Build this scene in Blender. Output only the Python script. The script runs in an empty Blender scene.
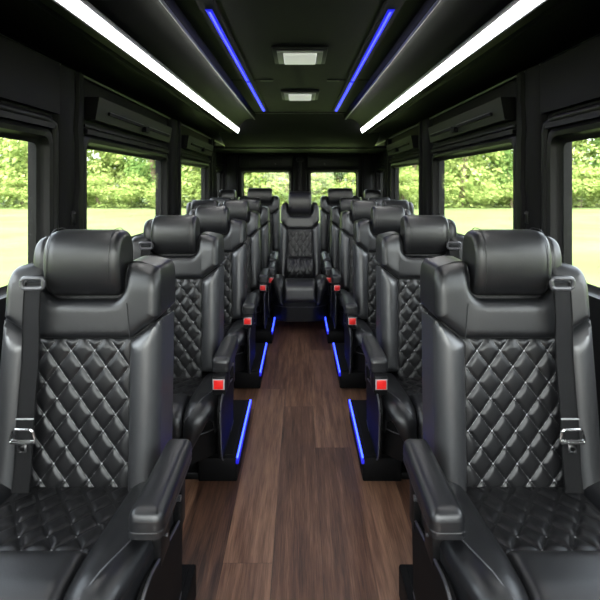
import bpy, bmesh, math, random
from mathutils import Vector, Matrix, noise
from mathutils.geometry import delaunay_2d_cdt
PI = math.pi
random.seed(7)
sc = bpy.context.scene
COL = sc.collection
CAMZ = 1.2

# ------------------------------------------------------------------ materials
def srgb(r, g, b):
    f = lambda c: (c / 255 / 12.92) if c / 255 <= 0.04045 else ((c / 255 + 0.055) / 1.055) ** 2.4
    return (f(r), f(g), f(b), 1)

def mat(name, color=(0.02, 0.02, 0.02, 1), rough=0.5, metal=0.0, bump=0.0, scale=200, spec=0.5, emit=None, estr=0, vary=0.0, stretch=(1, 1, 1), rvary=0.0, detail=3):
    m = bpy.data.materials.new(name); m.use_nodes = True
    nt = m.node_tree; b = nt.nodes['Principled BSDF']
    b.inputs['Base Color'].default_value = color
    b.inputs['Roughness'].default_value = rough
    b.inputs['Metallic'].default_value = metal
    b.inputs['Specular IOR Level'].default_value = spec
    if emit:
        b.inputs['Emission Color'].default_value = emit
        b.inputs['Emission Strength'].default_value = estr
    if bump or vary or rvary:
        tc = nt.nodes.new('ShaderNodeTexCoord'); mp = nt.nodes.new('ShaderNodeMapping')
        mp.inputs['Scale'].default_value = stretch
        nt.links.new(tc.outputs['Object'], mp.inputs['Vector'])
        n = nt.nodes.new('ShaderNodeTexNoise'); n.inputs['Scale'].default_value = scale; n.inputs['Detail'].default_value = detail
        nt.links.new(mp.outputs['Vector'], n.inputs['Vector'])
        if bump:
            bp = nt.nodes.new('ShaderNodeBump'); bp.inputs['Strength'].default_value = bump; bp.inputs['Distance'].default_value = 0.002
            nt.links.new(n.outputs['Fac'], bp.inputs['Height']); nt.links.new(bp.outputs['Normal'], b.inputs['Normal'])
        if vary:
            mx = nt.nodes.new('ShaderNodeMix'); mx.data_type = 'RGBA'
            mx.inputs['A'].default_value = tuple(c * (1 - vary) for c in color[:3]) + (1,)
            mx.inputs['B'].default_value = tuple(min(1, c * (1 + vary)) for c in color[:3]) + (1,)
            nt.links.new(n.outputs['Fac'], mx.inputs['Factor']); nt.links.new(mx.outputs['Result'], b.inputs['Base Color'])
        if rvary:
            mr = nt.nodes.new('ShaderNodeMapRange')
            mr.inputs['To Min'].default_value = rough - rvary; mr.inputs['To Max'].default_value = rough + rvary
            nt.links.new(n.outputs['Fac'], mr.inputs['Value']); nt.links.new(mr.outputs['Result'], b.inputs['Roughness'])
    return m

LEATHER = mat('black_leather', (0.006, 0.0062, 0.0072, 1), 0.38, bump=0.10, scale=260, spec=0.58)
THREAD = mat('dark_grey_thread', (0.20, 0.20, 0.205, 1), 0.6, vary=0.2)
LEATHER_SHEEN = mat('sheen_toned_leather', (0.020, 0.0205, 0.022, 1), 0.40, bump=0.05, scale=260, spec=1.0)  # bolster leather with its bright sheen put into a lighter base colour
QUILT = mat('black_quilted_leather', (0.006, 0.006, 0.0067, 1), 0.38, bump=0.08, scale=260, spec=0.40)
STITCH = mat('grey_stitching', (0.35, 0.35, 0.36, 1), 0.6, vary=0.2)
PLASTIC = mat('black_plastic', (0.004, 0.004, 0.0043, 1), 0.44, spec=.17, bump=0.15, scale=500)
DARKPL = mat('matte_black_plastic', (0.003, 0.003, 0.0033, 1), 0.6, spec=.1, bump=0.2, scale=400)
GLOSSPL = mat('satin_grey_trim', (0.05, 0.05, 0.055, 1), 0.3, bump=0.05, scale=300)
WEBBING = mat('black_belt_webbing', (0.006, 0.006, 0.0065, 1), 0.7, spec=.2, bump=0.5, scale=300, stretch=(1, 1, 6))
CHROME = mat('chrome', (0.72, 0.72, 0.72, 1), 0.18, 1.0, bump=0.02, scale=60)
BORDER = mat('pale_border', (0.32, 0.32, 0.32, 1), 0.5, bump=0.02, scale=60)
REDBTN = mat('red_button', (0.75, 0.015, 0.012, 1), 0.35, bump=0.03, scale=200, emit=(0.9, 0.02, 0.015, 1), estr=0.0)
WALLM = mat('black_wall_panel', (0.0022, 0.0022, 0.0024, 1), 0.55, spec=.10, bump=0.25, scale=350)
PILLARM = mat('charcoal_fabric', (0.003, 0.003, 0.0033, 1), 0.6, spec=.10, bump=0.4, scale=90, stretch=(1, 1, 0.25))
CEILM = mat('black_ceiling_vinyl', (0.0022, 0.0022, 0.0024, 1), 0.6, spec=.10, bump=0.25, scale=300)
SOFFIT = mat('black_soffit_gloss', (0.0009, 0.0009, 0.0012, 1), 0.42, spec=.03, bump=0.1, scale=200)
LAMPWHITE = mat('white_light_bar', (0.9, 0.9, 0.9, 1), 0.5, emit=(1, 0.99, 0.97, 1), estr=26, vary=0.02)
LAMPBLUE = mat('blue_light', (0.1, 0.15, 1, 1), 0.5, emit=(0.013, 0.014, 1.0, 1), estr=9, vary=0.02)
BLUEHALO = mat('blue_halo_glow', (0.02, 0.02, 0.3, 1), 0.4, emit=(0.0, 0.002, .75, 1), estr=.6, vary=0.02)  # dim emission standing in for the halo around the blue strips
LAMPBLUE2 = mat('blue_floor_light', (0.1, 0.15, 1, 1), 0.5, emit=(0.024, 0.050, 1.0, 1), estr=7, vary=0.02)
LENS = mat('frosted_lens', (0.62, 0.62, 0.62, 1), 0.35, bump=0.1, scale=100, emit=(1, 1, 1, 1), estr=0.28)
LAMPFR = mat('grey_lamp_frame', (0.16, 0.16, 0.165, 1), 0.4, bump=0.05, scale=200)

def glass_mat():
    m = bpy.data.materials.new('window_glass'); m.use_nodes = True
    nt = m.node_tree; nt.nodes.clear()
    out = nt.nodes.new('ShaderNodeOutputMaterial'); mix = nt.nodes.new('ShaderNodeMixShader')
    tr = nt.nodes.new('ShaderNodeBsdfTransparent'); tr.inputs['Color'].default_value = (0.93, 0.95, 0.93, 1)
    gl = nt.nodes.new('ShaderNodeBsdfGlossy'); gl.inputs['Roughness'].default_value = 0.02
    lw = nt.nodes.new('ShaderNodeLayerWeight'); lw.inputs['Blend'].default_value = .5
    pw = nt.nodes.new('ShaderNodeMath'); pw.operation = 'POWER'; pw.inputs[1].default_value = 4
    fr = nt.nodes.new('ShaderNodeMath'); fr.operation = 'MULTIPLY_ADD'; fr.inputs[1].default_value = .35; fr.inputs[2].default_value = .03
    nt.links.new(lw.outputs['Facing'], pw.inputs[0]); nt.links.new(pw.outputs[0], fr.inputs[0])
    nt.links.new(fr.outputs[0], mix.inputs[0]); nt.links.new(tr.outputs[0], mix.inputs[1]); nt.links.new(gl.outputs[0], mix.inputs[2])
    nt.links.new(mix.outputs[0], out.inputs[0])
    return m
GLASS = glass_mat()

def wood_mat():
    m = bpy.data.materials.new('dark_wood_planks'); m.use_nodes = True
    nt = m.node_tree; L = nt.links; b = nt.nodes['Principled BSDF']
    tc = nt.nodes.new('ShaderNodeTexCoord')
    sep = nt.nodes.new('ShaderNodeSeparateXYZ'); L.new(tc.outputs['Object'], sep.inputs[0])
    def math_(op, a, bb=None, c=None):
        n = nt.nodes.new('ShaderNodeMath'); n.operation = op
        for i, v in enumerate((a, bb, c)):
            if v is None: continue
            if isinstance(v, (int, float)): n.inputs[i].default_value = v
            else: L.new(v, n.inputs[i])
        return n.outputs[0]
    W = 0.158
    u = math_('DIVIDE', math_('ADD', sep.outputs['X'], 0.087 + 20 * W), W)
    row = math_('FLOOR', u)
    wn = nt.nodes.new('ShaderNodeTexWhiteNoise'); wn.noise_dimensions = '1D'; L.new(row, wn.inputs['W'])
    v = math_('ADD', math_('DIVIDE', sep.outputs['Y'], 1.22), math_('MULTIPLY', wn.outputs['Value'], 1.0))
    cell = math_('FLOOR', v)
    comb = nt.nodes.new('ShaderNodeCombineXYZ'); L.new(row, comb.inputs[0]); L.new(cell, comb.inputs[1])
    wn2 = nt.nodes.new('ShaderNodeTexWhiteNoise'); wn2.noise_dimensions = '2D'; L.new(comb.outputs[0], wn2.inputs['Vector'])
    # grain, offset per plank
    gx = nt.nodes.new('ShaderNodeCombineXYZ')
    L.new(math_('ADD', math_('MULTIPLY', sep.outputs['X'], 45), math_('MULTIPLY', wn2.outputs['Value'], 37)), gx.inputs[0])
    L.new(math_('MULTIPLY', sep.outputs['Y'], 3.0), gx.inputs[1]); L.new(math_('MULTIPLY', wn2.outputs['Value'], 11), gx.inputs[2])
    g1 = nt.nodes.new('ShaderNodeTexNoise'); g1.inputs['Scale'].default_value = 1.0; g1.inputs['Detail'].default_value = 6; g1.inputs['Roughness'].default_value = 0.65
    L.new(gx.outputs[0], g1.inputs['Vector'])
    gx2 = nt.nodes.new('ShaderNodeCombineXYZ')
    L.new(math_('ADD', math_('MULTIPLY', sep.outputs['X'], 260), math_('MULTIPLY', wn2.outputs['Value'], 90)), gx2.inputs[0])
    L.new(math_('MULTIPLY', sep.outputs['Y'], 9.0), gx2.inputs[1])
    g2 = nt.nodes.new('ShaderNodeTexNoise'); g2.inputs['Scale'].default_value = 1.0; g2.inputs['Detail'].default_value = 3
    L.new(gx2.outputs[0], g2.inputs['Vector'])
    tone = math_('ADD', math_('MULTIPLY', g1.outputs['Fac'], 0.60), math_('ADD', math_('MULTIPLY', g2.outputs['Fac'], 0.30), math_('MULTIPLY', wn2.outputs['Value'], 0.24)))
    cr = nt.nodes.new('ShaderNodeValToRGB'); e = cr.color_ramp.elements
    e[0].position = 0.36; e[0].color = srgb(36, 21, 14)
    e[1].position = 0.78; e[1].color = srgb(128, 97, 76)
    k = e.new(0.55); k.color = srgb(82, 56, 42)
    L.new(tone, cr.inputs[0])
    # seams
    fu = math_('FRACT', u); fv = math_('FRACT', v)
    du = math_('MULTIPLY', math_('MINIMUM', fu, math_('SUBTRACT', 1, fu)), W)
    dv = math_('MULTIPLY', math_('MINIMUM', fv, math_('SUBTRACT', 1, fv)), 1.22)
    ds = math_('MINIMUM', du, dv)
    seam = nt.nodes.new('ShaderNodeMapRange'); seam.inputs['From Max'].default_value = 0.0016; seam.inputs['To Min'].default_value = 0.45
    L.new(ds, seam.inputs['Value'])
    mx = nt.nodes.new('ShaderNodeMix'); mx.data_type = 'RGBA'; mx.blend_type = 'MULTIPLY'; mx.inputs['Factor'].default_value = 1
    L.new(cr.outputs[0], mx.inputs['A']); L.new(seam.outputs[0], mx.inputs['B']); L.new(mx.outputs['Result'], b.inputs['Base Color'])
    mr = nt.nodes.new('ShaderNodeMapRange'); mr.inputs['To Min'].default_value = 0.50; mr.inputs['To Max'].default_value = 0.36
    L.new(g1.outputs['Fac'], mr.inputs['Value']); L.new(mr.outputs[0], b.inputs['Roughness'])
    bp = nt.nodes.new('ShaderNodeBump'); bp.inputs['Strength'].default_value = 0.25; bp.inputs['Distance'].default_value = 0.001
    L.new(math_('ADD', g2.outputs['Fac'], seam.outputs[0]), bp.inputs['Height']); L.new(bp.outputs[0], b.inputs['Normal'])
    return m
WOOD = wood_mat()

# ------------------------------------------------------------------ mesh helpers
class MB:
    def __init__(s): s.v = []; s.f = []; s.mi = []; s.mats = []
    def m(s, mt):
        if mt not in s.mats: s.mats.append(mt)
        return s.mats.index(mt)
    def add(s, vs, fs, mt):
        o = len(s.v); k = s.m(mt)
        s.v += [tuple(v) for v in vs]
        for f in fs: s.f.append([i + o for i in f]); s.mi.append(k)
    def box(s, x0, x1, y0, y1, z0, z1, mt, bev=0.0, seg=2, fn=None):
        bm = bmesh.new(); bmesh.ops.create_cube(bm, size=1)
        for v in bm.verts:
            v.co = Vector((x0 + (v.co.x + .5) * (x1 - x0), y0 + (v.co.y + .5) * (y1 - y0), z0 + (v.co.z + .5) * (z1 - z0)))
        if bev: bmesh.ops.bevel(bm, geom=bm.edges[:], offset=bev, segments=seg, affect='EDGES', profile=0.5)
        s.bm(bm, mt, fn)
    def bm(s, bm, mt, fn=None):
        bm.verts.index_update()
        vs = [fn(v.co) if fn else v.co.copy() for v in bm.verts]
        s.add(vs, [[v.index for v in f.verts] for f in bm.faces], mt); bm.free()
    def tube(s, pts, r, mt, n=8, closed=False):
        P = [Vector(p) for p in pts]; vs = []; fs = []; N = len(P)
        for i, p in enumerate(P):
            a = P[i - 1] if (i > 0 or closed) else p; c = P[(i + 1) % N] if (i < N - 1 or closed) else p
            t = (c - a).normalized() if (c - a).length > 1e-9 else Vector((0, 0, 1))
            up = Vector((0, 0, 1)) if abs(t.z) < .9 else Vector((0, 1, 0))
            x = t.cross(up).normalized(); y = x.cross(t)
            for k in range(n):
                an = 2 * PI * k / n; vs.append(p + x * math.cos(an) * r + y * math.sin(an) * r)
        for i in range(N if closed else N - 1):
            j = (i + 1) % N
            for k in range(n): fs.append([i * n + k, i * n + (k + 1) % n, j * n + (k + 1) % n, j * n + k])
        if not closed: fs.append(list(range(n))[::-1]); fs.append([(N - 1) * n + k for k in range(n)])
        s.add(vs, fs, mt)
    def loft(s, rings, mt, caps=True, closed=True):
        n = len(rings[0]); vs = [p for r in rings for p in r]; fs = []
        for i in range(len(rings) - 1):
            for k in range(n if closed else n - 1):
                kk = (k + 1) % n; fs.append([i * n + k, i * n + kk, (i + 1) * n + kk, (i + 1) * n + k])
        if caps and closed: fs.append(list(range(n))[::-1]); fs.append([(len(rings) - 1) * n + k for k in range(n)])
        s.add(vs, fs, mt)
    def build(s, name, parent=None, mx=1, smooth=True, loc=None, ang=40):
        me = bpy.data.meshes.new(name)
        me.from_pydata([(v[0] * mx, v[1], v[2]) for v in s.v], [], s.f)
        for mt in s.mats: me.materials.append(mt)
        me.polygons.foreach_set('material_index', s.mi)
        bm = bmesh.new(); bm.from_mesh(me)
        bmesh.ops.recalc_face_normals(bm, faces=bm.faces[:])
        bm.to_mesh(me); bm.free()
        if smooth:
            me.polygons.foreach_set('use_smooth', [True] * len(me.polygons))
            me.set_sharp_from_angle(angle=math.radians(ang))
        o = bpy.data.objects.new(name, me); COL.objects.link(o)
        if parent: o.parent = parent
        if loc: o.location = loc
        return o

def rounded(poly, rads, seg=6):
    out = []; N = len(poly)
    if isinstance(rads, (int, float)): rads = [rads] * N
    for i in range(N):
        p = Vector(poly[i]); a = Vector(poly[i - 1]) - p; b = Vector(poly[(i + 1) % N]) - p
        r = min(rads[i], a.length * .48, b.length * .48)
        if r < 1e-4: out.append(p); continue
        A = p + a.normalized() * r; B = p + b.normalized() * r
        for k in range(seg + 1):
            t = k / seg; out.append(A * (1 - t) ** 2 + p * 2 * t * (1 - t) + B * t * t)
    return out

def resample(poly, step):
    out = []
    for i in range(len(poly)):
        a = poly[i]; b = poly[(i + 1) % len(poly)]; n = max(1, int((b - a).length / step))
        for k in range(n): out.append(a.lerp(b, k / n))
    return out

def edge_dist(p, poly):
    d = 1e9
    for i in range(len(poly)):
        a = poly[i]; b = poly[(i + 1) % len(poly)]; ab = b - a; L = ab.length_squared
        t = 0 if L == 0 else max(0, min(1, (p - a).dot(ab) / L)); d = min(d, (a + ab * t - p).length)
    return d

def inside(p, poly):
    c = False; j = len(poly) - 1
    for i in range(len(poly)):
        a = poly[i]; b = poly[j]
        if (a.y > p.y) != (b.y > p.y) and p.x < (b.x - a.x) * (p.y - a.y) / (b.y - a.y) + a.x: c = not c
        j = i
    return c

def panel(mb, poly, R, T, fn, mt, step=0.014, depth=0.06, crown=0.0, back=True):
    """upholstered pad: outline in (u,v), edge radius R, pad height T, mapped by fn(u,v,h); sides go down to h=-depth"""
    poly = resample([Vector(p[:2]) for p in poly], step)
    pts = list(poly); n = len(poly)
    area = sum(poly[i - 1].x * poly[i].y - poly[i].x * poly[i - 1].y for i in range(n))
    sg = 1 if area > 0 else -1
    dists = [0.0] * n
    for frac in (0.08, 0.25, 0.5, 0.8):
        for i in range(n):
            t = (poly[(i + 1) % n] - poly[i - 1]).normalized(); nn = Vector((-t.y, t.x)) * sg
            q = poly[i] + nn * R * frac
            if inside(q, poly) and edge_dist(q, poly) > R * frac * .93: pts.append(q)
    xs = [p.x for p in poly]; ys = [p.y for p in poly]
    a = min(xs); k = 0
    while a < max(xs):
        b = min(ys) + (step / 2 if k % 2 else 0)
        while b < max(ys):
            q = Vector((a, b))
            if inside(q, poly) and edge_dist(q, poly) > R * .95: pts.append(q)
            b += step
        a += step * .9; k += 1
    edges = [(i, (i + 1) % n) for i in range(n)]
    V, E, F, *_ = delaunay_2d_cdt(pts, edges, [], 1, 1e-6)
    hs = []; mxd = max(xs) - min(xs)
    for v in V:
        d = edge_dist(Vector(v), poly); e = min(1, d / R)
        h = T * math.sqrt(max(0, 1 - (1 - e) ** 2))
        if crown: h += crown * math.sin(min(1, d / (crown_w(mxd, ys))) * PI / 2)
        hs.append(h)
    vs = [fn(v.x, v.y, h) for v, h in zip(V, hs)]
    mb.add(vs, [list(f) for f in F], mt)
    rings = [[fn(p.x, p.y, 0) for p in poly], [fn(p.x, p.y, -depth * .5) for p in poly], [fn(p.x, p.y, -depth) for p in poly]]
    mb.loft(rings, mt, caps=False)
    if back:
        mb.add(rings[-1], [list(range(n))], mt)
def crown_w(mxd, ys): return min(mxd, max(ys) - min(ys)) * .5

def quilt(mb, u0, u1, v0, v1, fn, wd, hd, H, step=0.005, width=None, mt=None, off=0.0):
    mt = mt or QUILT
    nu = int((u1 - u0) / step); nv = int((v1 - v0) / step); vs = []; fs = []
    for j in range(nv + 1):
        v = v0 + (v1 - v0) * j / nv
        s = width(v) if width else 1
        for i in range(nu + 1):
            u = (u0 + (u1 - u0) * i / nu) * s
            a = (u + off) / wd + v / hd; b = (u + off) / wd - v / hd 
            p = abs(math.sin(PI * a)) * abs(math.sin(PI * b))
            q = min(abs(math.sin(PI * a)), abs(math.sin(PI * b)))
            h = H * (0.35 * p ** 0.5 + 0.65 * (1 - (1 - min(1, q * 1.5)) ** 2))
            e = min(u - u0 * s, u1 * s - u, v - v0, v1 - v)
            h *= min(1, max(0, e) / 0.02) ** .5
            vs.append(fn(u, v, h))
    for j in range(nv):
        for i in range(nu):
            k = j * (nu + 1) + i; fs.append([k, k + 1, k + nu + 2, k + nu + 1])
    mb.add(vs, fs, mt)
    # thread along the valleys
    su = (u1 - u0) / 2 + (v1 - v0)
    for sg in (1, -1):
        for k in range(-12, 13):
            run = []
            n = int((v1 - v0) / .006)
            for j in range(n + 1):
                v = v0 + .008 + (v1 - v0 - .016) * j / n; u = wd * (k - sg * v / hd) - off; s = width(v) if width else 1
                if u0 * s + .006 < u < u1 * s - .006: run.append((u, v))
                elif run: break
            if len(run) > 2:
                a = [fn(u - .0007, v, .0018) for u, v in run]; b = [fn(u + .0007, v, .0018) for u, v in run]
                m_ = len(run); mb.add(a + b, [[i, i + 1, m_ + i + 1, m_ + i] for i in range(m_ - 1)], THREAD)
    # stitched knots at the crossings
    for k in range(-40, 40):
        for m in range(-40, 40):
            u = wd * (k + m) / 2 - off; v = hd * (k - m) / 2
            if v0 + .012 < v < v1 - .012:
                s = width(v) if width else 1
                if u0 * s + .008 < u < u1 * s - .008:
                    r = 0.0025; c = [fn(u + r, v, .0028), fn(u, v + r, .0028), fn(u - r, v, .0028), fn(u, v - r, .0028), fn(u, v, .0042)]
                    mb.add(c, [[0, 1, 4], [1, 2, 4], [2, 3, 4], [3, 0, 4]], STITCH)

def tag(o, label=None, cat=None, group=None, kind=None):
    if label: o['label'] = label
    if cat: o['category'] = cat
    if group: o['group'] = group
    if kind: o['kind'] = kind
    return o

def empty(name, loc=(0, 0, 0)):
    o = bpy.data.objects.new(name, None); o.empty_display_size = .1
    COL.objects.link(o); o.location = loc
    return o

def copy_tree(o, parent=None):
    c = o.copy(); COL.objects.link(c); c.parent = parent
    for ch in list(o.children): copy_tree(ch, c)
    return c

# ------------------------------------------------------------------ the seat
# local frame: x grows outboard (towards the window), the seat faces -y, origin on the floor under the headrest
def make_seat(mx, W=0.22, HW=0.107, kind='single', light=True, wing=True, arms='aisle', belt=True, qstep=0.005, lift=0.0, lumbar=False, D=.024, cw=.07, buckle=True, sink=.065):
    """W half width of the backrest; mx = +1 right row, -1 left row"""
    root = empty('captain_seat')
    zs = lift
    def by(z): return -0.062 + 0.062 * (z - .36) / .62          # recline
    def back(u, v, h):                                          # u across, v = height, h forward
        return Vector((u, by(v) - h, v + zs + h * .1))
    qw = W * 0.62                                               # half width of the quilted field
    taper = lambda v: 1 + 0.06 * (0.76 - v) / .4
    # quilted centre of the back
    mb = MB()
    quilt(mb, -qw, qw, .345 - sink, .762, back, .0665, .086, .0075, qstep, taper, off=.0)
    mb.box(-qw, qw, -.05, .06, .34 - sink, .75, QUILT, fn=lambda c: Vector((c.x, by(c.z) + c.y + .052, c.z + zs)))
    mb.build('back_quilting', root, mx)
    if lumbar:
        mb = MB()
        def lum(u, v, h): return Vector((u, by(v) - h - .075 * math.sin(PI * min(1, max(0, (v - .345) / .20))) ** .6 - .01, v + zs))
        quilt(mb, -qw * 1.05, qw * 1.05, .345, .545, lum, .0665, .090, .008, .006)
        mb.loft([[lum(x, .345 + .2 * k / 12, 0) for k in range(13)] + [Vector((x, by(.4) + .01, .54 + zs)), Vector((x, by(.4) + .01, .35 + zs))] for x in (-qw * 1.04, qw * 1.04)], QUILT)
        tag(mb.build('lumbar_cushion', root, mx), 'bulging quilted lumbar pad')
    # side bolsters
    for sd in (-1, 1):
        mb = MB()
        poly = [(sd * (qw * 1.055), .335), (sd * (W + .008), .335), (sd * (W + .006), .60), (sd * (W + .002), .822), (sd * (W - .006), .818), (sd * (qw * .995), .760)]
        poly = rounded([Vector(p) for p in poly], [.004, .03, .05, .004, .004, .004])
        panel(mb, poly, .040, .042, back, LEATHER_SHEEN, depth=.115, step=.013)
        mb.build('back_bolster', root, mx)
    # yoke with a recess for the headrest
    mb = MB()
    hw = HW + .008
    a = [(-W + .002, .828), (-qw, .766), (qw, .766), (W - .002, .828), (W - .004, .93), (W - .012, .962), (hw + .03, .980), (hw, .978), (hw, .90), (hw - .022, .872), (-hw + .022, .872), (-hw, .90), (-hw, .978), (-hw - .03, .980), (-W + .012, .962), (-W + .004, .93)]
    poly = rounded([Vector(p) for p in a], [.008, .01, .01, .008, .04, .035, .03, .014, .03, .03, .03, .03, .014, .03, .035, .04])
    def yoke(u, v, h):
        k = max(0, (abs(u) - qw) / (W - qw)); k = min(1, k)
        f = h * (1 + .45 * k) + (.004 * k if h > 0 else 0)
        roll = .035 * max(0, (v - .90) / .1) ** 2
        return Vector((u, by(v) - f + roll * (1 if h > 0 else .3), v + zs))
    panel(mb, poly, .024, .024, yoke, LEATHER, depth=.10, step=.012)
    # seams down the yoke
    for sd in (-1, 1):
        pts = []
        for t in range(9):
            v = .772 + (.868 - .772) * t / 8
            pts.append(yoke(sd * (qw + .003 - .012 * (t / 8)), v, .0262))
        mb.tube(pts, .0012, LEATHER, 5)
    mb.build('shoulder_pad', root, mx)
    # rear shell
    mb = MB()
    mb.box(-W + .012, W - .012, 0, .11, .30, .965, PLASTIC, .03, 3, fn=lambda c: Vector((c.x, by(c.z) + c.y + .012, c.z + zs)))
    mb.box(-hw + .01, hw - .01, .03, .075, .86, .97, PLASTIC, .01, 2, fn=lambda c: Vector((c.x, by(c.z) + c.y, c.z + zs)))
    mb.build('back_shell', root, mx)
    # headrest
    def roll_body(mb, x0, x1, cy, cz, ry, rz, seams=(), n=3.1, endr=.026, mt=LEATHER, squash=0.0):
        rings = []; N = 36; M = 30
        for i in range(M + 1):
            t = i / M; t = .5 - .5 * math.cos(PI * t) if True else t
            x = x0 + (x1 - x0) * t
            e = min(x - x0, x1 - x); q = min(1, e / endr)
            s = 1 - (1 - math.sqrt(max(0, 1 - (1 - q) ** 2))) * .24
            for sx in seams:
                g = abs(x - sx)
                if g < .006: s *= 1 - .022 * (1 - g / .006)
            ring = []
            for k in range(N):
                an = 2 * PI * k / N; c = math.cos(an); d = math.sin(an)
                yy = abs(c) ** (2 / n) * (1 if c > 0 else -1) * ry * s
                zz = abs(d) ** (2 / n) * (1 if d > 0 else -1) * rz * s
                ring.append(Vector((x, cy + yy - .012 * (1 - (zz / rz) ** 2) * (1 if yy < 0 else 0), cz + zz + zs)))
            rings.append(ring)
        mb.loft(rings, mt)
    mb = MB()
    s1, s2 = -HW + .030, HW - .018
    roll_body(mb, -HW, HW, .022, .974, .058, .095, seams=(s1, s2))
    for sx in (s1 - .003, s2 + .003):
        ring = []
        for k in range(30):
            an = 2 * PI * k / 30; c = math.cos(an); d = math.sin(an)
            yy = abs(c) ** (2 / 3.1) * (1 if c > 0 else -1) * .0582; zz = abs(d) ** (2 / 3.1) * (1 if d > 0 else -1) * .0962
            ring.append(Vector((sx, .022 + yy - .012 * (1 - (zz / .096) ** 2) * (1 if yy < 0 else 0), .977 + zz + zs)))
        mb.tube(ring, .0011, LEATHER, 5, closed=True)
    hd = mb.build('headrest', root, mx)
    if wing:
        mb = MB(); roll_body(mb, HW + .002, HW + .048, .045, .968, .045, .082, endr=.035)
        mb.build('headrest_wing', hd, mx)
    # cushion
    qx = qw + .020
    def topz(y): return .375 + .035 * min(1, max(0, (-y - .06) / .30))
    def cush(u, v, h): return Vector((u, v, topz(v) - .012 - sink + h + zs))
    mb = MB()
    quilt(mb, -qx, qx, -.325, -.045, cush, .066, .088, .010, qstep, off=.033)
    mb.box(-qx, qx, -.325, -.02, .28, .365, QUILT, fn=lambda c: Vector((c.x, c.y, c.z - sink + zs + (topz(c.y) - .375 if c.z > .3 else 0))))
    mb.build('seat_quilting', root, mx)
    def front(u, v, h):
        # v is length along the cushion; past y=-.42 the pad bends down
        y0 = -.42
        if v > y0: base = Vector((u, v, topz(v) + zs)); nrm = Vector((0, 0, 1))
        else:
            s = y0 - v; r = .055; an = min(s / r, PI / 2 * .95); ex = max(0, s - r * PI / 2 * .95)
            base = Vector((u, y0 - r * math.sin(an) - ex * .08, topz(y0) + zs - r * (1 - math.cos(an)) - ex)); nrm = Vector((0, -math.sin(an), math.cos(an)))
        return base + nrm * (h - .008)
    mb = MB()
    poly = rounded([Vector(p) for p in [(-qx, -.327), (-qx - .004, -.59), (qx + .004, -.59), (qx, -.327)]], [.006, .01, .01, .006])
    panel(mb, poly, .028, .024, lambda u, v, h: front(u, v, h) - Vector((0, 0, sink)), LEATHER, depth=.04, step=.013)
    mb.build('front_roll', root, mx)
    CW = W + cw
    for sd in (-1, 1):
        mb = MB()
        aa = [(sd * qx, -.05), (sd * (CW - .01), -.04), (sd * CW, -.20), (sd * (CW - .002), -.36), (sd * (CW - .030), -.475), (sd * (qx + .035), -.60), (sd * (qx + .005), -.61), (sd * (qx + .001), -.33)]
        poly = rounded([Vector(p) for p in aa], [.02, .04, .05, .06, .05, .03, .005, .01])
        def side(u, v, h, sd=sd):
            p = front(u, v, h)
            k = min(1, max(0, (abs(u) - qx) / (CW - qx)))
            p.z += .008 * math.sin(PI * k) * (1 if v > -.45 else .3)
            p.z -= sink * 1.1
            return p
        panel(mb, poly, .045, .030, side, LEATHER, depth=.10, step=.013)
        pts = [side(sd * (CW - .022), -.10, .034), side(sd * (CW - .024), -.22, .036), side(sd * (CW - .034), -.33, .037), side(sd * (CW - .065), -.42, .037), side(sd * (qx + .03), -.465, .037), side(sd * (qx + .004), -.49, .02)]
        sm = []
        for i in range(len(pts) - 1):
            for t in range(4): sm.append(pts[i].lerp(pts[i + 1], t / 4))
        mb.tube(sm, .0014, GLOSSPL, 5)
        mb.build('seat_bolster', root, mx)
    # under-cushion pan with a thin bright piping line
    mb = MB()
    pan = rounded([Vector(p) for p in [(-CW + .012, -.03), (-CW + .012, -.38), (-qx, -.468), (qx, -.468), (CW - .012, -.38), (CW - .012, -.03)]], [.02, .06, .05, .05, .06, .02])
    mb.loft([[Vector((p.x, p.y, z + zs)) for p in pan] for z in (.13, .34 - sink * .7)], PLASTIC)
    mb.tube([Vector((p.x * 1.01, p.y - .002, .235 + zs)) for p in pan if p.y < -.1], .0022, GLOSSPL, 6)
    mb.build('seat_pan', root, mx)
    # pedestal
    mb = MB()
    mb.box(-W * .8, W * .8, -.34, .0, 0, .25 + zs, DARKPL, .012, 2)
    mb.box(-W * .9, W * .9, -.37, .05, 0, .03, PLASTIC, .006, 2)
    mb.build('pedestal', root, mx)
    # aisle-side shield, armrest, floor box
    sides = {'aisle': (-1,), 'both': (-1, 1), 'none': ()}[arms]
    for sd in sides:
        X = sd * (W + D + .050)
        mb = MB()
        o2 = rounded([Vector(p) for p in [(-.10, .32), (-.38, .385), (-.45, .345), (-.42, .14), (-.36, .09), (-.12, .09)]], [.015, .04, .05, .05, .04, .04])
        mb.loft([[Vector((x, p.x, p.y + zs)) for p in o2] for x in (X - sd * .006, X + sd * .008)], DARKPL)
        mb.box(min(X, X - sd * .09), max(X, X - sd * .09), -.34, -.12, .12, .22 + zs, DARKPL, .01)
        sh = mb.build('side_shield', root, mx)
        mb = MB(); mb.tube([Vector((X + sd * .006, p.x, p.y + zs)) for p in o2 if p.y > .12 or p.x < -.3], .0035, GLOSSPL, 6)
        tag(mb.build('shield_rim', sh, mx), 'thin satin grey rim line')
        # armrest
        A0, A1 = W + D, W + D + .078
        mb = MB()
        poly = rounded([Vector(p) for p in [(A0, -.345), (A0 + .004, -.055), (A1 - .004, -.055), (A1, -.345)]], [.022, .02, .02, .022])
        poly = [Vector((sd * p.x, p.y)) for p in poly]
        panel(mb, poly, .024, .022, lambda u, v, h: Vector((u, v, .484 + h + zs + .012 * (v + .2))), LEATHER, depth=.036, step=.012)
        mb.tube([Vector((p.x * 1.0, p.y, .462 + zs + .012 * (p.y + .2))) for p in poly], .0010, LEATHER, 5, closed=True)
        arm = mb.build('armrest', root, mx)
        mb = MB()
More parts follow.
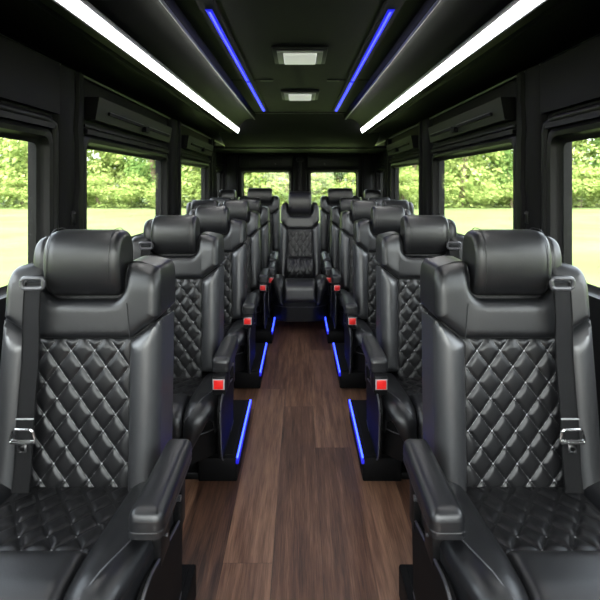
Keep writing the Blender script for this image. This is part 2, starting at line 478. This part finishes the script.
        xa, xb = sorted((sd * (A0 + .018), sd * (A1 - .016)))
        mb.box(xa, xb, -.30, -.23, .345 + zs, .465 + zs, PLASTIC, .008)
        mb.box(xa, xb, -.135, -.085, .30 + zs, .465 + zs, PLASTIC, .008)
        mb.box(xa, xb, -.27, -.10, .43 + zs, .463 + zs, DARKPL, .006)
        mb.tube([Vector((xa - .004, -.15, .40 + zs)), Vector((xb + .004, -.15, .40 + zs))], .007, GLOSSPL, 12)
        mb.tube([Vector((xa - .004, -.265, .395 + zs)), Vector((xb + .004, -.265, .395 + zs))], .004, GLOSSPL, 10)
        mb.build('armrest_bracket', arm, mx)
        # buckle: short stalk, housing, red press button
        if not buckle: continue
        mb = MB(); bx = sd * (W + D + .040)
        mb.box(bx - .028, bx + .028, -.390, -.345, .37 + zs, .447 + zs, PLASTIC, .006)
        mb.box(bx - .008, bx + .008, -.362, -.335, .25 + zs, .38 + zs, DARKPL, .003)
        bk = mb.build('belt_buckle', root, mx)
        mb = MB()
        mb.box(bx - .024, bx + .024, -.3935, -.389, .395 + zs, .437 + zs, BORDER, .0015)
        mb.box(bx - .019, bx + .019, -.398, -.391, .399 + zs, .434 + zs, REDBTN, .002)
        tag(mb.build('release_button', bk, mx), 'red release button with pale border')
    if arms == 'aisle':
        mb = MB()
        x0, x1 = -(W + D + .113), -(W + D - .045)
        mb.box(x0, x1, -.42, .08, 0, .095, DARKPL, .006)
        mb.box(x0 + .02, x1, -.40, .06, .094, .099, DARKPL, .002)
        fb = mb.build('floor_box', root, mx)
        if light:
            mb = MB(); mb.tube([Vector((x0 + .001, -.415, .093)), Vector((x0 + .001, .075, .093))], .0042, LAMPBLUE2, 8); mb.box(x0 - .006, x0 + .010, -.42, .08, .070, .0915, BLUEHALO, .003)  # box under the tube glows as the strip's painted halo
            tag(mb.build('light_strip', fb, mx), 'glowing blue light strip')
    if belt:
        mb = MB()
        xg = HW + .013
        path = [(xg, .945, .01), (xg, .93, .056), (xg, .90, .060), (xg, .84, .060), (xg, .78, .054), (xg + .001, .72, .049), (xg + .003, .62, .050), (xg + .005, .52, .050), (xg + .006, .44, .046), (xg + .007, .385, .050)]
        rings = []
        for x, z, nn in path:
            y = by(z) - nn; w = .024
            rings.append([Vector((x - w, y, z + zs)), Vector((x + w, y, z + zs)), Vector((x + w, y + .003, z + zs)), Vector((x - w, y + .003, z + zs))])
        mb.loft(rings, WEBBING)
        for e in (-1, 1):
            mb.tube([Vector((x + e * .022, by(z) - nn - .0008, z + zs)) for x, z, nn in path], .0015, WEBBING, 5)
        z = .572; mb.box(xg + .004 - .024, xg + .004 + .024, by(z) - .0545, by(z) - .051, z - .001 + zs, z + .002 + zs, STITCH)
        bl = mb.build('seat_belt', root, mx)
        mb = MB(); z = .93; y = by(z) - .058
        fr = rounded([Vector(p) for p in [(xg - .030, z - .014), (xg + .030, z - .014), (xg + .030, z + .014), (xg - .030, z + .014)]], .012)
        mb.tube([Vector((p.x, y - .002, p.y + zs)) for p in fr], .0065, GLOSSPL, 8, closed=True)
        tag(mb.build('belt_guide', bl, mx), 'dark grey loop guide at the shoulder')
        mb = MB(); z = .528; y = by(z) - .055; xc = xg + .005
        fr = rounded([Vector(p) for p in [(xc - .034, z - .012), (xc + .034, z - .012), (xc + .026, z + .020), (xc - .026, z + .020)]], .008)
        mb.tube([Vector((p.x, y - .001, p.y + zs)) for p in fr], .0035, CHROME, 8, closed=True)
        mb.box(xc - .034, xc + .034, y - .004, y + .001, z - .018 + zs, z - .006 + zs, CHROME, .002)
        mb.box(xc - .012, xc + .012, y - .003, y + .001, z - .042 + zs, z - .016 + zs, CHROME, .002)
        mb.box(xc - .006, xc + .006, y - .0035, y + .0015, z - .036 + zs, z - .026 + zs, DARKPL, .001)
        tag(mb.build('belt_tongue', bl, mx), 'chrome belt tongue')
    return root

def place(o, x, y, label, group, name='captain_seat', z=0.0):
    o.location = (x, y, z); o.name = name
    tag(o, label, 'seat', group)
    return o

SEATG = 'black quilted captain seats'
aisle_rows = [(.610, 1.30), (.611, 2.20), (.590, 3.02), (.565, 3.82), (.535, 4.62)]
for mx, sn in ((-1, 'left'), (1, 'right')):
    front_seat = make_seat(mx, light=False, qstep=.004, buckle=False, sink=.0)
    wide = make_seat(mx, qstep=.006)
    slim = make_seat(mx, W=.198, HW=.105, qstep=.009)
    outer = make_seat(mx, W=.148, HW=.112, qstep=.012, arms='none', cw=.012)
    bench = make_seat(mx, W=.235, HW=.145, qstep=.012, arms='none', belt=False, wing=False, cw=.005)
    corner = make_seat(mx, W=.135, HW=.095, qstep=.012, arms='none', belt=False, wing=False, cw=.005)
    used = set()
    def inst(p):
        if p in used: return copy_tree(p)
        used.add(p); return p
    g = 'captain seats along the %s side' % sn
    o = place(inst(front_seat), mx * (.614 if mx < 0 else .600), 1.30, 'large black quilted captain seat nearest the camera on the %s, chrome belt tongue showing' % sn, g)
    for ch in o.children:
        if ch.name.startswith('floor_box'): ch.location = (mx * .045, -.065, 0)
    o = place(inst(wide), mx * .611, 2.20, 'black captain seat directly behind the nearest %s seat, longest blue strip at its foot' % sn, g, z=-.018)
    for ch in o.children:
        if ch.name.startswith('floor_box'): ch.location = (0, .04, .018)
        if ch.name.startswith('pedestal'): ch.location = (0, 0, .018)
    place(inst(wide), mx * .590, 3.02, 'black captain seat third from the camera on the %s side of the aisle' % sn, g, z=-.012)
    place(inst(slim), mx * .545, 3.82, 'black captain seat fourth from the camera beside the aisle on the %s' % sn, g)
    o = place(inst(slim), mx * .515, 4.60, 'black aisle seat fifth from the camera on the %s, flanking the middle seat' % sn, g)
    for ch in o.children:
        if ch.name.startswith('floor_box'):
            for q in list(ch.children): bpy.data.objects.remove(q)
    place(inst(outer), mx * .834, 3.93, 'black headrest seat by the %s window, beside the fourth aisle seat' % sn, 'window seats on the %s side' % sn)
    place(inst(outer), mx * .832, 4.72, 'black seat by the %s window, beside the fifth aisle seat' % sn, 'window seats on the %s side' % sn)
    place(inst(bench), mx * .475, 5.32, 'high black seat in the last row, in front of the %s rear window' % sn, 'last row seats', z=.095)
    place(inst(corner), mx * .860, 5.34, 'black seat in the outer %s corner of the last row' % sn, 'last row seats', z=.075)
mid = make_seat(1, W=.185, HW=.108, qstep=.008, arms='both', wing=False, belt=False, lift=-.06, lumbar=True, sink=0)
for ch in mid.children:
    if ch.name.startswith('pedestal'): ch.location = (0, .30, 0); ch.scale = (1.32, 1, 1)
place(mid, 0, 4.16, 'black quilted seat standing alone in the middle at the end of the aisle', 'middle seat')
mid.scale = (.98, 1, 1.13)
del mid['group']

# ------------------------------------------------------------------ van shell
YF, YR = -1.3, 5.80
def wx(y): return 1.05 - .011 * (y - 1.2)
def f(y): return 1 - .03 * max(-.5, (y - 1.1))

def strip_surface(mb, prof, ys, mt, side, fx):
    rings = []
    for y in ys: rings.append([Vector((side * x * fx(y), y, z)) for x, z in prof])
    mb.loft(rings, mt, caps=False, closed=False)

# floor
mb = MB(); mb.box(-1.12, 1.12, YF, YR + .05, -.06, 0, WOOD)
tag(mb.build('floor', smooth=False), kind='structure')

# walls with window openings
ZT = 1.74
wins = [(-1.15, .28, .86, 1.40), (.52, 1.84, .81, 1.395), (2.16, 3.41, .855, 1.405), (3.80, 4.90, .86, 1.405), (5.36, 5.765, .87, 1.38)]
wn = 0
for mx, sn in ((-1, 'left'), (1, 'right')):
    mb = MB()
    def wbox(y0, y1, z0, z1, x0=0.0, x1=.07, mt=WALLM, bev=0.0, mbb=None):
        (mbb or mb).box(0, 1, y0, y1, z0, z1, mt, 0, fn=lambda c: Vector((mx * (wx(c.y) + x0 + c.x * (x1 - x0)), c.y, c.z)))
    prev = YF
    for (a, b, z0, z1) in wins:
        wbox(prev, a, 0, ZT); wbox(a, b, 0, z0); wbox(a, b, z1, ZT); prev = b
    wbox(prev, YR + .05, 0, ZT)
    tag(mb.build('wall_' + sn, smooth=False), kind='structure')
    # lower lining, sill ledge
    mb = MB()
    for (a, b, z0, z1) in wins[:4]:
        wbox(a - .06, b + .06, .30, z0 - .03, -.02, .0, PLASTIC)
        wbox(a - .04, b + .04, z0 - .035, z0 + .004, -.035, .0, PLASTIC)
    wbox(YF, YR, .02, .28, -.03, 0, DARKPL)
    tag(mb.build('trim_%d' % (1 if mx < 0 else 2), smooth=False), kind='structure')
    # windows: frame and pane
    for i, (a, b, z0, z1) in enumerate(wins):
        wn += 1
        root = MB()
        def ring(x, inset, rad):
            pts = rounded([Vector(p) for p in [(a + inset, z0 + inset), (b - inset, z0 + inset), (b - inset, z1 - inset), (a + inset, z1 - inset)]], rad)
            return [Vector((mx * (wx(p.x) + x), p.x, p.y)) for p in pts]
        root.loft([ring(-.012, -.035, .05), ring(-.022, -.02, .05), ring(-.018, -.002, .045), ring(-.004, .004, .04), ring(.008, .008, .04), ring(.014, .016, .035), ring(.020, .026, .03)], PLASTIC, caps=False)
        fr = tag(root.build('window_%d' % wn), kind='structure')
        pm = MB()
        q = ring(.016, .012, .035); q2 = ring(.020, .012, .035)
        pm.loft([q, q2], GLASS)
        tag(pm.build('pane', fr, smooth=False), kind='structure')
    # header ridges above each window, fabric covered pillars
    mb = MB()
    for (a, b, z0, z1) in wins[1:]:
        for zz, dx, h in ((z1 + .038, -.030, .022), (z1 + .072, -.018, .012)):
            wbox(a - .02, b + .02, zz, zz + h, dx, 0, PLASTIC)
        if a < 1: wbox(a - .05, b + .06, 1.50, 1.712, -.028, 0, WALLM)
    tag(mb.build('trim_%d' % (3 if mx < 0 else 4), smooth=False), kind='structure')
    # pillar covers: near pillar has a folded fabric edge
    for k, (y0, y1, proud) in enumerate([(1.895, 2.12, .03), (3.47, 3.74, .042), (4.96, 5.10, .035), (5.17, 5.28, .015)]):
        mb = MB(); rings = []
        for j in range(15):
            z = .80 + (1.715 - .80) * j / 14; wob = .006 * math.sin(j * 1.1 + k) + .004 * math.sin(j * 2.3)
            prof = [(y0, 0), (y0 + .004, proud * .6), (y0 + .02, proud), ((y0 + y1) / 2 + wob - .01, proud + .004), ((y0 + y1) / 2 + .02 + wob, proud * .82), ((y0 + y1) / 2 + .03 + wob, proud * 1.35), (y1 - .02, proud), (y1, proud * .5), (y1, 0)]
            rings.append([Vector((mx * (wx(y) - p), y, z)) for y, p in prof])
        mb.loft(rings, PILLARM, caps=True)
        tag(mb.build('trim_%d' % (10 + k + (0 if mx < 0 else 10)), ang=60), kind='structure')
    # belt anchor slider on the near pillar and round pipe by the first window
    mb = MB()
    mb.tube([Vector((mx * (wx(1.86) - .012), 1.885, z)) for z in (.80, 1.1, 1.42)] + [Vector((mx * (wx(1.84) - .012), 1.88, 1.45)), Vector((mx * (wx(1.80) - .012), 1.82, 1.468)), Vector((mx * (wx(1.2) - .012), 1.2, 1.468))], .017, PLASTIC, 12)
    tag(mb.build('trim_%d' % (30 if mx < 0 else 31)), kind='structure')
    an = MB(); yy = 1.98; bx = wx(yy) - .028
    an.box(min(mx * bx, mx * (bx - .014)), max(mx * bx, mx * (bx - .014)), yy, yy + .025, 1.03, 1.085, PLASTIC, .004)
    an.box(min(mx * (bx - .014), mx * (bx - .018)), max(mx * (bx - .014), mx * (bx - .018)), yy + .005, yy + .02, 1.072, 1.078, GLOSSPL, .001)
    tag(an.build('belt_anchor'), 'small black belt height adjuster on the %s pillar behind the nearest seat' % sn, 'belt anchor')
    # soffit: underside, lamp groove, curved cheek up to the ceiling edge
    mb = MB()
    ys = [YF, -.5, 0, .6, 1.2, 2, 3, 4, 4.72, 5.2, YR]
    und = [(1.06 / 1.0, 1.716)]
    rings = []
    for y in ys:
        F = f(y)
        pr = [(wx(y) + .01, 1.716), (wx(y) - .02, 1.712), (wx(y) - .028, 1.722), (wx(y) - .04, 1.727), (.80 * F, 1.722), (.765 * F, 1.712), (.755 * F, 1.712), (.745 * F, 1.724), (.708 * F, 1.726)]
        rings.append([Vector((mx * x, y, z)) for x, z in pr])
    mb.loft(rings, SOFFIT, caps=False, closed=False)
    rings = []
    for y in ys:
        F = f(y); pr = [(.708 * F, 1.726), (.655 * F, 1.765)]
        for t in range(9):
            k = t / 8; pr.append(((.655 - .165 * k) * F, 1.765 + .060 * k + .018 * math.sin(PI * k)))
        pr += [(.480 * F, 1.822), (.470 * F, 1.824), (.462 * F, 1.835), (.455 * F, 1.875)]
        rings.append([Vector((mx * x, y, z)) for x, z in pr])
    mb.loft(rings, SOFFIT, caps=False, closed=False)
    tag(mb.build('trim_%d' % (40 if mx < 0 else 41), ang=35), kind='structure')
    # satin bead under the ceiling edge
    mb = MB(); mb.tube([Vector((mx * .474 * f(y), y, 1.822)) for y in (-.5, .5, 1.5, 2.5, 3.5, 4.25)], .006, GLOSSPL, 8)
    mb.tube([Vector((mx * (wx(y) - .022), y, 1.712)) for y in (-.5, 1, 3, 5.7)], .006, GLOSSPL, 8)
    tag(mb.build('trim_%d' % (42 if mx < 0 else 43)), kind='structure')
    # bright white light bar
    root = empty('ceiling_light_bar', (mx * .66, 2.0, 1.74))
    tag(root, 'long bright white light bar along the %s edge of the ceiling' % sn, 'light')
    def bar(o0, o1, y0, y1, lift0, lift1):
        m_ = MB(); rr = []
        for y in (y0, (y0 + y1) / 2, y1):
            F = f(y); a = Vector((.704 * F, 0, 1.727)); b = Vector((.659 * F, 0, 1.762)); d = (b - a); n = Vector((-d.z, 0, -d.x * -1)).normalized()
            n = Vector((-.61, 0, -.79))
            p = [a + d * o0 + n * lift0, a + d * o1 + n * lift0, a + d * o1 + n * lift1, a + d * o0 + n * lift1]
            rr.append([Vector((mx * (q.x) - root.location.x, y - root.location.y, q.z - root.location.z)) for q in p])
        return m_, rr
    m_, rr = bar(-.04, 1.04, .45, 4.80, .001, .008); m_.loft(rr, GLOSSPL); m_.build('housing', root)
    m_, rr = bar(.10, .78, .46, 4.79, .008, .013); m_.loft(rr, LAMPWHITE); m_.build('diffuser', root)
    # blue ceiling strips
    root = empty('blue_ceiling_light', (mx * .33, 2.8, 1.85))
    tag(root, 'blue glowing light strip set in a dark channel on the %s half of the ceiling' % sn, 'light')
    for nm, dx0, dx1, z0, z1, mt, segs in (('channel', -.036, .036, 1.853, 1.861, SOFFIT, ((1.55, 4.02),)), ('lens', -.014, .014, 1.850, 1.8555, BLUEHALO, ((1.67, 2.82), (2.85, 3.96))), ('light_strip', -.0046, .0046, 1.8475, 1.851, LAMPBLUE, ((1.69, 2.81), (2.86, 3.94)))):  # the lens is a glowing band added for the halo beside each strip
        for (a, b) in segs:
            m_ = MB(); rr = []
            for y in (a, b):
                c = .346 * f(y)
                rr.append([Vector((mx * (c + dx) - root.location.x, y - root.location.y, z - root.location.z)) for dx, z in ((dx0, z1), (dx0 * .9, z0), (dx1 * .9, z0), (dx1, z1))])
            m_.loft(rr, mt); m_.build(nm, root, ang=20)
    # housings above windows
    for (y0, y1, lab) in ((2.17, 3.36, 'long black slotted roller blind housing above the second window on the %s'), (3.85, 4.88, 'smaller black blind housing above the third window on the %s')):
        root = empty('blind_housing', (mx * wx((y0 + y1) / 2), (y0 + y1) / 2, 1.57))
        tag(root, lab % sn, 'blind housing', 'blind housings above the windows')
        L0 = root.location
        def loc(p): return Vector((mx * p.x - L0.x, p.y - L0.y, p.z - L0.z))
        m_ = MB()
        m_.box(0, 1, y0, y1, 1.515, 1.625, PLASTIC, 0, fn=lambda c: loc(Vector((wx(c.y) - .002 - .07 * c.x * (1 if c.z > 1.55 else .72), c.y, c.z))))
        sec = []
        m_.build('housing', root, smooth=False)
        m_ = MB()
        for (s0, s1) in ((.10, .50), (.58, .95)):
            ya, yb = y0 + (y1 - y0) * s0, y0 + (y1 - y0) * s1
            m_.box(0, 1, ya, yb, 1.553, 1.568, DARKPL, 0, fn=lambda c: loc(Vector((wx(c.y) - .060 - .012 * c.x, c.y, c.z))))
            m_.box(0, 1, ya, yb, 1.568, 1.5705, GLOSSPL, 0, fn=lambda c: loc(Vector((wx(c.y) - .060 - .014 * c.x, c.y, c.z))))
        m_.build('slot', root, smooth=False)
        m_ = MB(); ym = y0 + (y1 - y0) * .54
        m_.box(0, 1, ym - .03, ym + .03, 1.528, 1.560, DARKPL, 0, fn=lambda c: loc(Vector((wx(c.y) - .055 - .028 * c.x, c.y, c.z))))
        m_.build('latch', root, smooth=False)

# ceiling
mb = MB()
mb.box(-.50, .50, YF, 4.12, 1.861, 1.90, CEILM)
rr = []
for k in range(9):   # falls in a curve to the rear header
    t = k / 8; rr.append([Vector((x, 4.12 + .80 * t, 1.861 - .255 * (math.sin(t * PI / 2) ** 1.3))) for x in (-.80, -.40, 0, .40, .80)])
mb.loft(rr, CEILM, caps=False, closed=False)
mb.box(-1.05, 1.05, 4.92, YR, 1.600, 1.63, CEILM)
mb.box(-1.06, 1.06, YF, YR + .05, 1.90, 1.94, CEILM)
tag(mb.build('ceiling', ang=30), kind='structure')
mb = MB()
for y in (2.83,):
    for s in (-1, 1): mb.box(min(s * .24, s * .44), max(s * .24, s * .44), y - .006, y + .006, 1.857, 1.862, DARKPL)
    for s in (-1, 1): mb.box(min(s * .17, s * .25), max(s * .17, s * .25), y - .02, y + .015, 1.855, 1.862, PLASTIC, .002)
mb.box(-.46, .46, 4.09, 4.115, 1.852, 1.862, PLASTIC, .003)
mb.tube([Vector((x, 4.93, 1.598)) for x in (-.55, .55)], .008, GLOSSPL, 8)
mb.box(-.78, .78, 4.90, 4.96, 1.592, 1.602, PLASTIC, .003)
tag(mb.build('trim_50'), kind='structure')
for y0, y1, lab in ((2.14, 2.41, 'rectangular ceiling lamp with frosted lens nearer the camera'), (3.12, 3.43, 'smaller-looking rectangular ceiling lamp farther back, with frosted lens')):
    root = empty('ceiling_lamp', (0, (y0 + y1) / 2, 1.86)); tag(root, lab, 'lamp', 'ceiling lamps')
    d = (y1 - y0) / 2
    m_ = MB(); m_.box(-.134, .134, -d, d, -.014, .001, PLASTIC, .006)
    m_.box(-.112, -.082, -d * .7, d * .7, -.022, -.012, LAMPFR, .004); m_.box(.082, .112, -d * .7, d * .7, -.022, -.012, LAMPFR, .004)
    m_.box(-.112, .112, -d * .82, -d * .66, -.020, -.012, LAMPFR, .003); m_.box(-.112, .112, d * .66, d * .82, -.020, -.012, LAMPFR, .003)
    m_.build('frame', root)
    m_ = MB(); m_.box(-.082, .082, -d * .66, d * .66, -.030, -.010, LENS, .008, 3)
    m_.build('lens', root)

# rear wall with two door windows
mb = MB()
RW = [(-.745, -.125), (.125, .745)]
y0, y1 = YR, YR + .06
zb, zt = .42, 1.38
mb.box(-1.06, -.745, y0, y1, 0, 1.64, WALLM); mb.box(.745, 1.06, y0, y1, 0, 1.64, WALLM); mb.box(-.125, .125, y0, y1, 0, 1.64, WALLM)
for a, b in RW: mb.box(a, b, y0, y1, 0, zb, WALLM); mb.box(a, b, y0, y1, zt, 1.64, WALLM)
tag(mb.build('wall_rear', smooth=False), kind='structure')
for i, (a, b) in enumerate(RW):
    wn += 1; m_ = MB()
    def ring(y, inset, rad):
        return [Vector((p.x, y, p.y)) for p in rounded([Vector(p) for p in [(a + inset, zb + inset), (b - inset, zb + inset), (b - inset, zt - inset), (a + inset, zt - inset)]], rad)]
    m_.loft([ring(YR - .002, -.03, .06), ring(YR - .018, -.018, .06), ring(YR - .014, .0, .06), ring(YR + .03, .006, .05), ring(YR + .04, .02, .04)], PLASTIC, caps=False)
    fr = tag(m_.build('window_%d' % wn), kind='structure')
    m_ = MB(); m_.loft([ring(YR + .036, .008, .05), ring(YR + .041, .008, .05)], GLASS); tag(m_.build('pane', fr, smooth=False), kind='structure')
    # door leaf lining: raised panel over each window
    m_ = MB(); m_.box(a - .03, b + .03, YR - .03, YR, zt + .05, 1.575, PLASTIC, .012, 3)
    m_.box(a + .10, b - .10, YR - .036, YR - .028, zt + .075, 1.55, PLASTIC, .004, 2)
    mm = (a + b) / 2 + (.12 if a < 0 else -.12)
    m_.tube([Vector((mm, YR - .04, 1.47)), Vector((mm, YR - .03, 1.47))], .009, GLOSSPL, 10)
    tag(m_.build('door_%d' % (i + 1)), kind='structure')
m_ = MB()
m_.box(-.085, .085, YR - .05, YR, .3, 1.60, PILLARM, .02, 3); m_.box(-.022, .022, YR - .062, YR - .04, .3, 1.60, PLASTIC, .008, 2)
m_.box(-.045, .045, YR - .085, YR - .05, 1.50, 1.545, PLASTIC, .01, 2)
for s in (-1, 1): m_.box(min(s * .80, s * .93), max(s * .80, s * .93), YR - .05, YR, .3, 1.60, WALLM, .02, 3)
tag(m_.build('trim_51'), kind='structure')

# front bulkhead with windscreen opening (behind the camera)
mb = MB()
mb.box(-1.12, 1.12, YF - .06, YF, 0, .80, WALLM); mb.box(-1.12, 1.12, YF - .06, YF, 1.84, 1.94, WALLM)
mb.box(-1.12, -.98, YF - .06, YF, .8, 1.84, WALLM); mb.box(.98, 1.12, YF - .06, YF, .8, 1.84, WALLM)
tag(mb.build('wall_front', smooth=False), kind='structure')
m_ = MB(); m_.box(-.98, .98, YF - .04, YF - .034, .8, 1.84, GLASS); tag(m_.build('window_%d' % (wn + 1), smooth=False), kind='structure')

# ------------------------------------------------------------------ outside
def grass_mat():
    m = mat('sunlit_grass', srgb(176, 196, 112), 0.9)
    nt = m.node_tree; b = nt.nodes['Principled BSDF']; tc = nt.nodes.new('ShaderNodeTexCoord')
    n = nt.nodes.new('ShaderNodeTexNoise'); n.inputs['Scale'].default_value = .35; n.inputs['Detail'].default_value = 8
    n.inputs['Roughness'].default_value = .6
    nt.links.new(tc.outputs['Object'], n.inputs['Vector'])
    cr = nt.nodes.new('ShaderNodeValToRGB'); e = cr.color_ramp.elements
    e[0].position = .35; e[0].color = srgb(72, 88, 48); e[1].position = .62; e[1].color = srgb(90, 102, 62)
    nt.links.new(n.outputs['Fac'], cr.inputs[0]); nt.links.new(cr.outputs[0], b.inputs['Base Color'])
    b.inputs['Specular IOR Level'].default_value = .1
    return m
GRASS = grass_mat()
def leaf_mat(name, c0, c1):
    m = bpy.data.materials.new(name); m.use_nodes = True; nt = m.node_tree; nt.nodes.clear(); L = nt.links
    out = nt.nodes.new('ShaderNodeOutputMaterial'); mix = nt.nodes.new('ShaderNodeMixShader'); mix.inputs[0].default_value = .35
    d = nt.nodes.new('ShaderNodeBsdfDiffuse'); t = nt.nodes.new('ShaderNodeBsdfTranslucent')
    tc = nt.nodes.new('ShaderNodeTexCoord'); n = nt.nodes.new('ShaderNodeTexNoise'); n.inputs['Scale'].default_value = 1.1; n.inputs['Detail'].default_value = 5
    cr = nt.nodes.new('ShaderNodeValToRGB'); e = cr.color_ramp.elements
    e[0].position = .36; e[0].color = c0; e[1].position = .64; e[1].color = c1
    L.new(tc.outputs['Object'], n.inputs['Vector']); L.new(n.outputs['Fac'], cr.inputs[0])
    L.new(cr.outputs[0], d.inputs['Color']); L.new(cr.outputs[0], t.inputs['Color'])
    L.new(d.outputs[0], mix.inputs[1]); L.new(t.outputs[0], mix.inputs[2]); L.new(mix.outputs[0], out.inputs[0])
    return m
LEAFS = [leaf_mat('leaf_mid_green', srgb(66, 92, 46), srgb(116, 140, 78)),
         leaf_mat('leaf_yellow_green', srgb(94, 116, 58), srgb(152, 164, 98)),
         leaf_mat('leaf_pale_green', srgb(84, 108, 70), srgb(144, 162, 118))]
BARK = mat('tree_bark', srgb(92, 78, 62), .9, bump=.5, scale=12, vary=.3)

gm = MB(); N = 20
GZ = -.62
gm.add([Vector((-140, -60, 0)), Vector((140, -60, 0)), Vector((140, 160, 0)), Vector((-140, 160, 0))], [[0, 1, 2, 3]], GRASS)
tag(gm.build('ground', loc=(0, 0, GZ), smooth=False), 'flat sunlit mown grass field outside the van', kind='structure')

def make_tree(kind, seed):
    rnd = random.Random(seed); root = empty('broadleaf_tree'); H = 11
    m_ = MB(); rings = []
    for k in range(9):
        t = k / 8; r = .28 * (1 - t) ** .7 + .05; c = Vector((.35 * math.sin(t * 3 + seed), .3 * math.sin(t * 2.2 + seed), t * H * .75))
        rings.append([c + Vector((math.cos(a * PI / 4) * r, math.sin(a * PI / 4) * r, 0)) for a in range(8)])
    m_.loft(rings, BARK); m_.build('trunk', root)
    m_ = MB(); vs = []; fs = []
    lobes = []
    for k in range(30):
        t = rnd.random(); z = .9 + t * (H - 2.3); R = 3.1 * math.sin(min(1, .34 + t * .78) * PI * .86) ** .7
        an = rnd.random() * 2 * PI; rr = R * (.35 + .5 * rnd.random())
        lobes.append((Vector((math.cos(an) * rr, math.sin(an) * rr, z)), .9 + rnd.random() * .9))
    for c, R in lobes:
        for q in range(150):
            d = Vector((rnd.gauss(0, 1), rnd.gauss(0, 1), rnd.gauss(0, 1))).normalized()
            p = c + d * R * (.70 + .38 * rnd.random()) * Vector((1, 1, .8)).length / 1.62
            n = (d + Vector((rnd.gauss(0, .5), rnd.gauss(0, .5), rnd.gauss(0, .5)))).normalized()
            a = n.orthogonal().normalized(); b = n.cross(a); s = .13 + .12 * rnd.random()
            o = len(vs); vs += [p - a * s, p + b * s * .6, p + a * s, p - b * s * .6]; fs.append([o, o + 1, o + 2, o + 3])
    m_.add(vs, fs, LEAFS[kind]); m_.build('crown', root, smooth=False)
    return root
protos = [make_tree(0, 3), make_tree(1, 8), make_tree(2, 15)]
used = set()
rnd = random.Random(21)
TL = [['mid green leafy tree', 'yellow green leafy tree', 'pale green leafy tree'], 'across the grass field beyond the windows']
spots = []
for i in range(19): spots.append((-41 + i * 4.6 + rnd.uniform(-.8, .8), 38 + rnd.uniform(-1, 2.5), rnd.uniform(.62, .95)))
for i in range(16): spots.append((-43 + i * 5.8 + rnd.uniform(-1, 1), 44 + rnd.uniform(-1, 2), rnd.uniform(1.0, 1.35)))
for (x, y, s) in spots:
    k = rnd.choice([0, 1, 2, 1, 0]); p = protos[k]
    o = copy_tree(p) if p in used else p
    used.add(p)
    o.location = (x, y, GZ); o.rotation_euler.z = rnd.uniform(0, 6.28); o.scale = (s * 1.05, s * 1.05, s)
    side = 'left' if x < -5 else ('right' if x > 5 else 'rear')
    tag(o, '%s in the tree line %s, seen through the %s windows' % (TL[0][k], 'front' if y < 42 else 'back row', side), 'tree', '%s, %s rank, %s windows' % (TL[0][k], 'front' if y < 42 else 'back', side))
bush = make_tree(1, 33); bush.name = 'hedge_shrub'

# low scrub at the foot of the trees
first = True
for i in range(30):
    o = bush if first else copy_tree(bush); first = False
    x = -44 + i * 3.05 + rnd.uniform(-.6, .6); s = rnd.uniform(.20, .34)
    o.location = (x, 35.6 + rnd.uniform(-.5, .8), GZ - .2); o.rotation_euler.z = rnd.uniform(0, 6.28); o.scale = (s * 2.4, s * 2.2, s)
    side = 'left' if x < -5 else ('right' if x > 5 else 'rear')
    tag(o, 'low yellow green shrub at the foot of the trees, seen through the %s windows' % side, 'shrub', 'shrubs below the tree line, %s windows' % side)

# ------------------------------------------------------------------ light
w = bpy.data.worlds.new('sky'); sc.world = w; w.use_nodes = True
nt = w.node_tree; bg = nt.nodes['Background']
sky = nt.nodes.new('ShaderNodeTexSky'); sky.sky_type = 'NISHITA'; sky.sun_disc = False
sky.sun_elevation = math.radians(55); sky.sun_rotation = math.radians(180); sky.air_density = 1.0; sky.dust_density = 4; sky.altitude = 0
hs = nt.nodes.new('ShaderNodeHueSaturation'); hs.inputs['Saturation'].default_value = .35
nt.links.new(sky.outputs[0], hs.inputs['Color']); nt.links.new(hs.outputs[0], bg.inputs['Color'])
bg.inputs['Strength'].default_value = 2.6
sun = bpy.data.lights.new('sun', 'SUN'); sun.energy = 9; sun.angle = math.radians(6); sun.color = (1, .95, .86)
so = bpy.data.objects.new('sun', sun); COL.objects.link(so)
so.rotation_euler = Vector((-.25, -.62, 1.15)).to_track_quat('Z', 'Y').to_euler()

# ------------------------------------------------------------------ camera
cam = bpy.data.cameras.new('camera'); co = bpy.data.objects.new('camera', cam); COL.objects.link(co)
co.location = (0, 0, CAMZ); co.rotation_euler = (PI / 2, 0, 0)
cam.sensor_width = 36; cam.lens = 27; cam.shift_y = -115 / 600; cam.clip_start = .05; cam.clip_end = 500
cam.dof.use_dof = True; cam.dof.focus_distance = 1.8; cam.dof.aperture_fstop = 4.5
sc.camera = co
sc.view_settings.view_transform = 'Standard'; sc.view_settings.look = 'None'
sc.view_settings.exposure = 0.0; sc.view_settings.gamma = 1; sc.view_settings.use_curve_mapping = False
sc.cycles.use_denoising = True
sc.cycles.max_bounces = 8; sc.cycles.diffuse_bounces = 4; sc.cycles.glossy_bounces = 4; sc.cycles.transparent_max_bounces = 8
sc.cycles.sample_clamp_indirect = 6
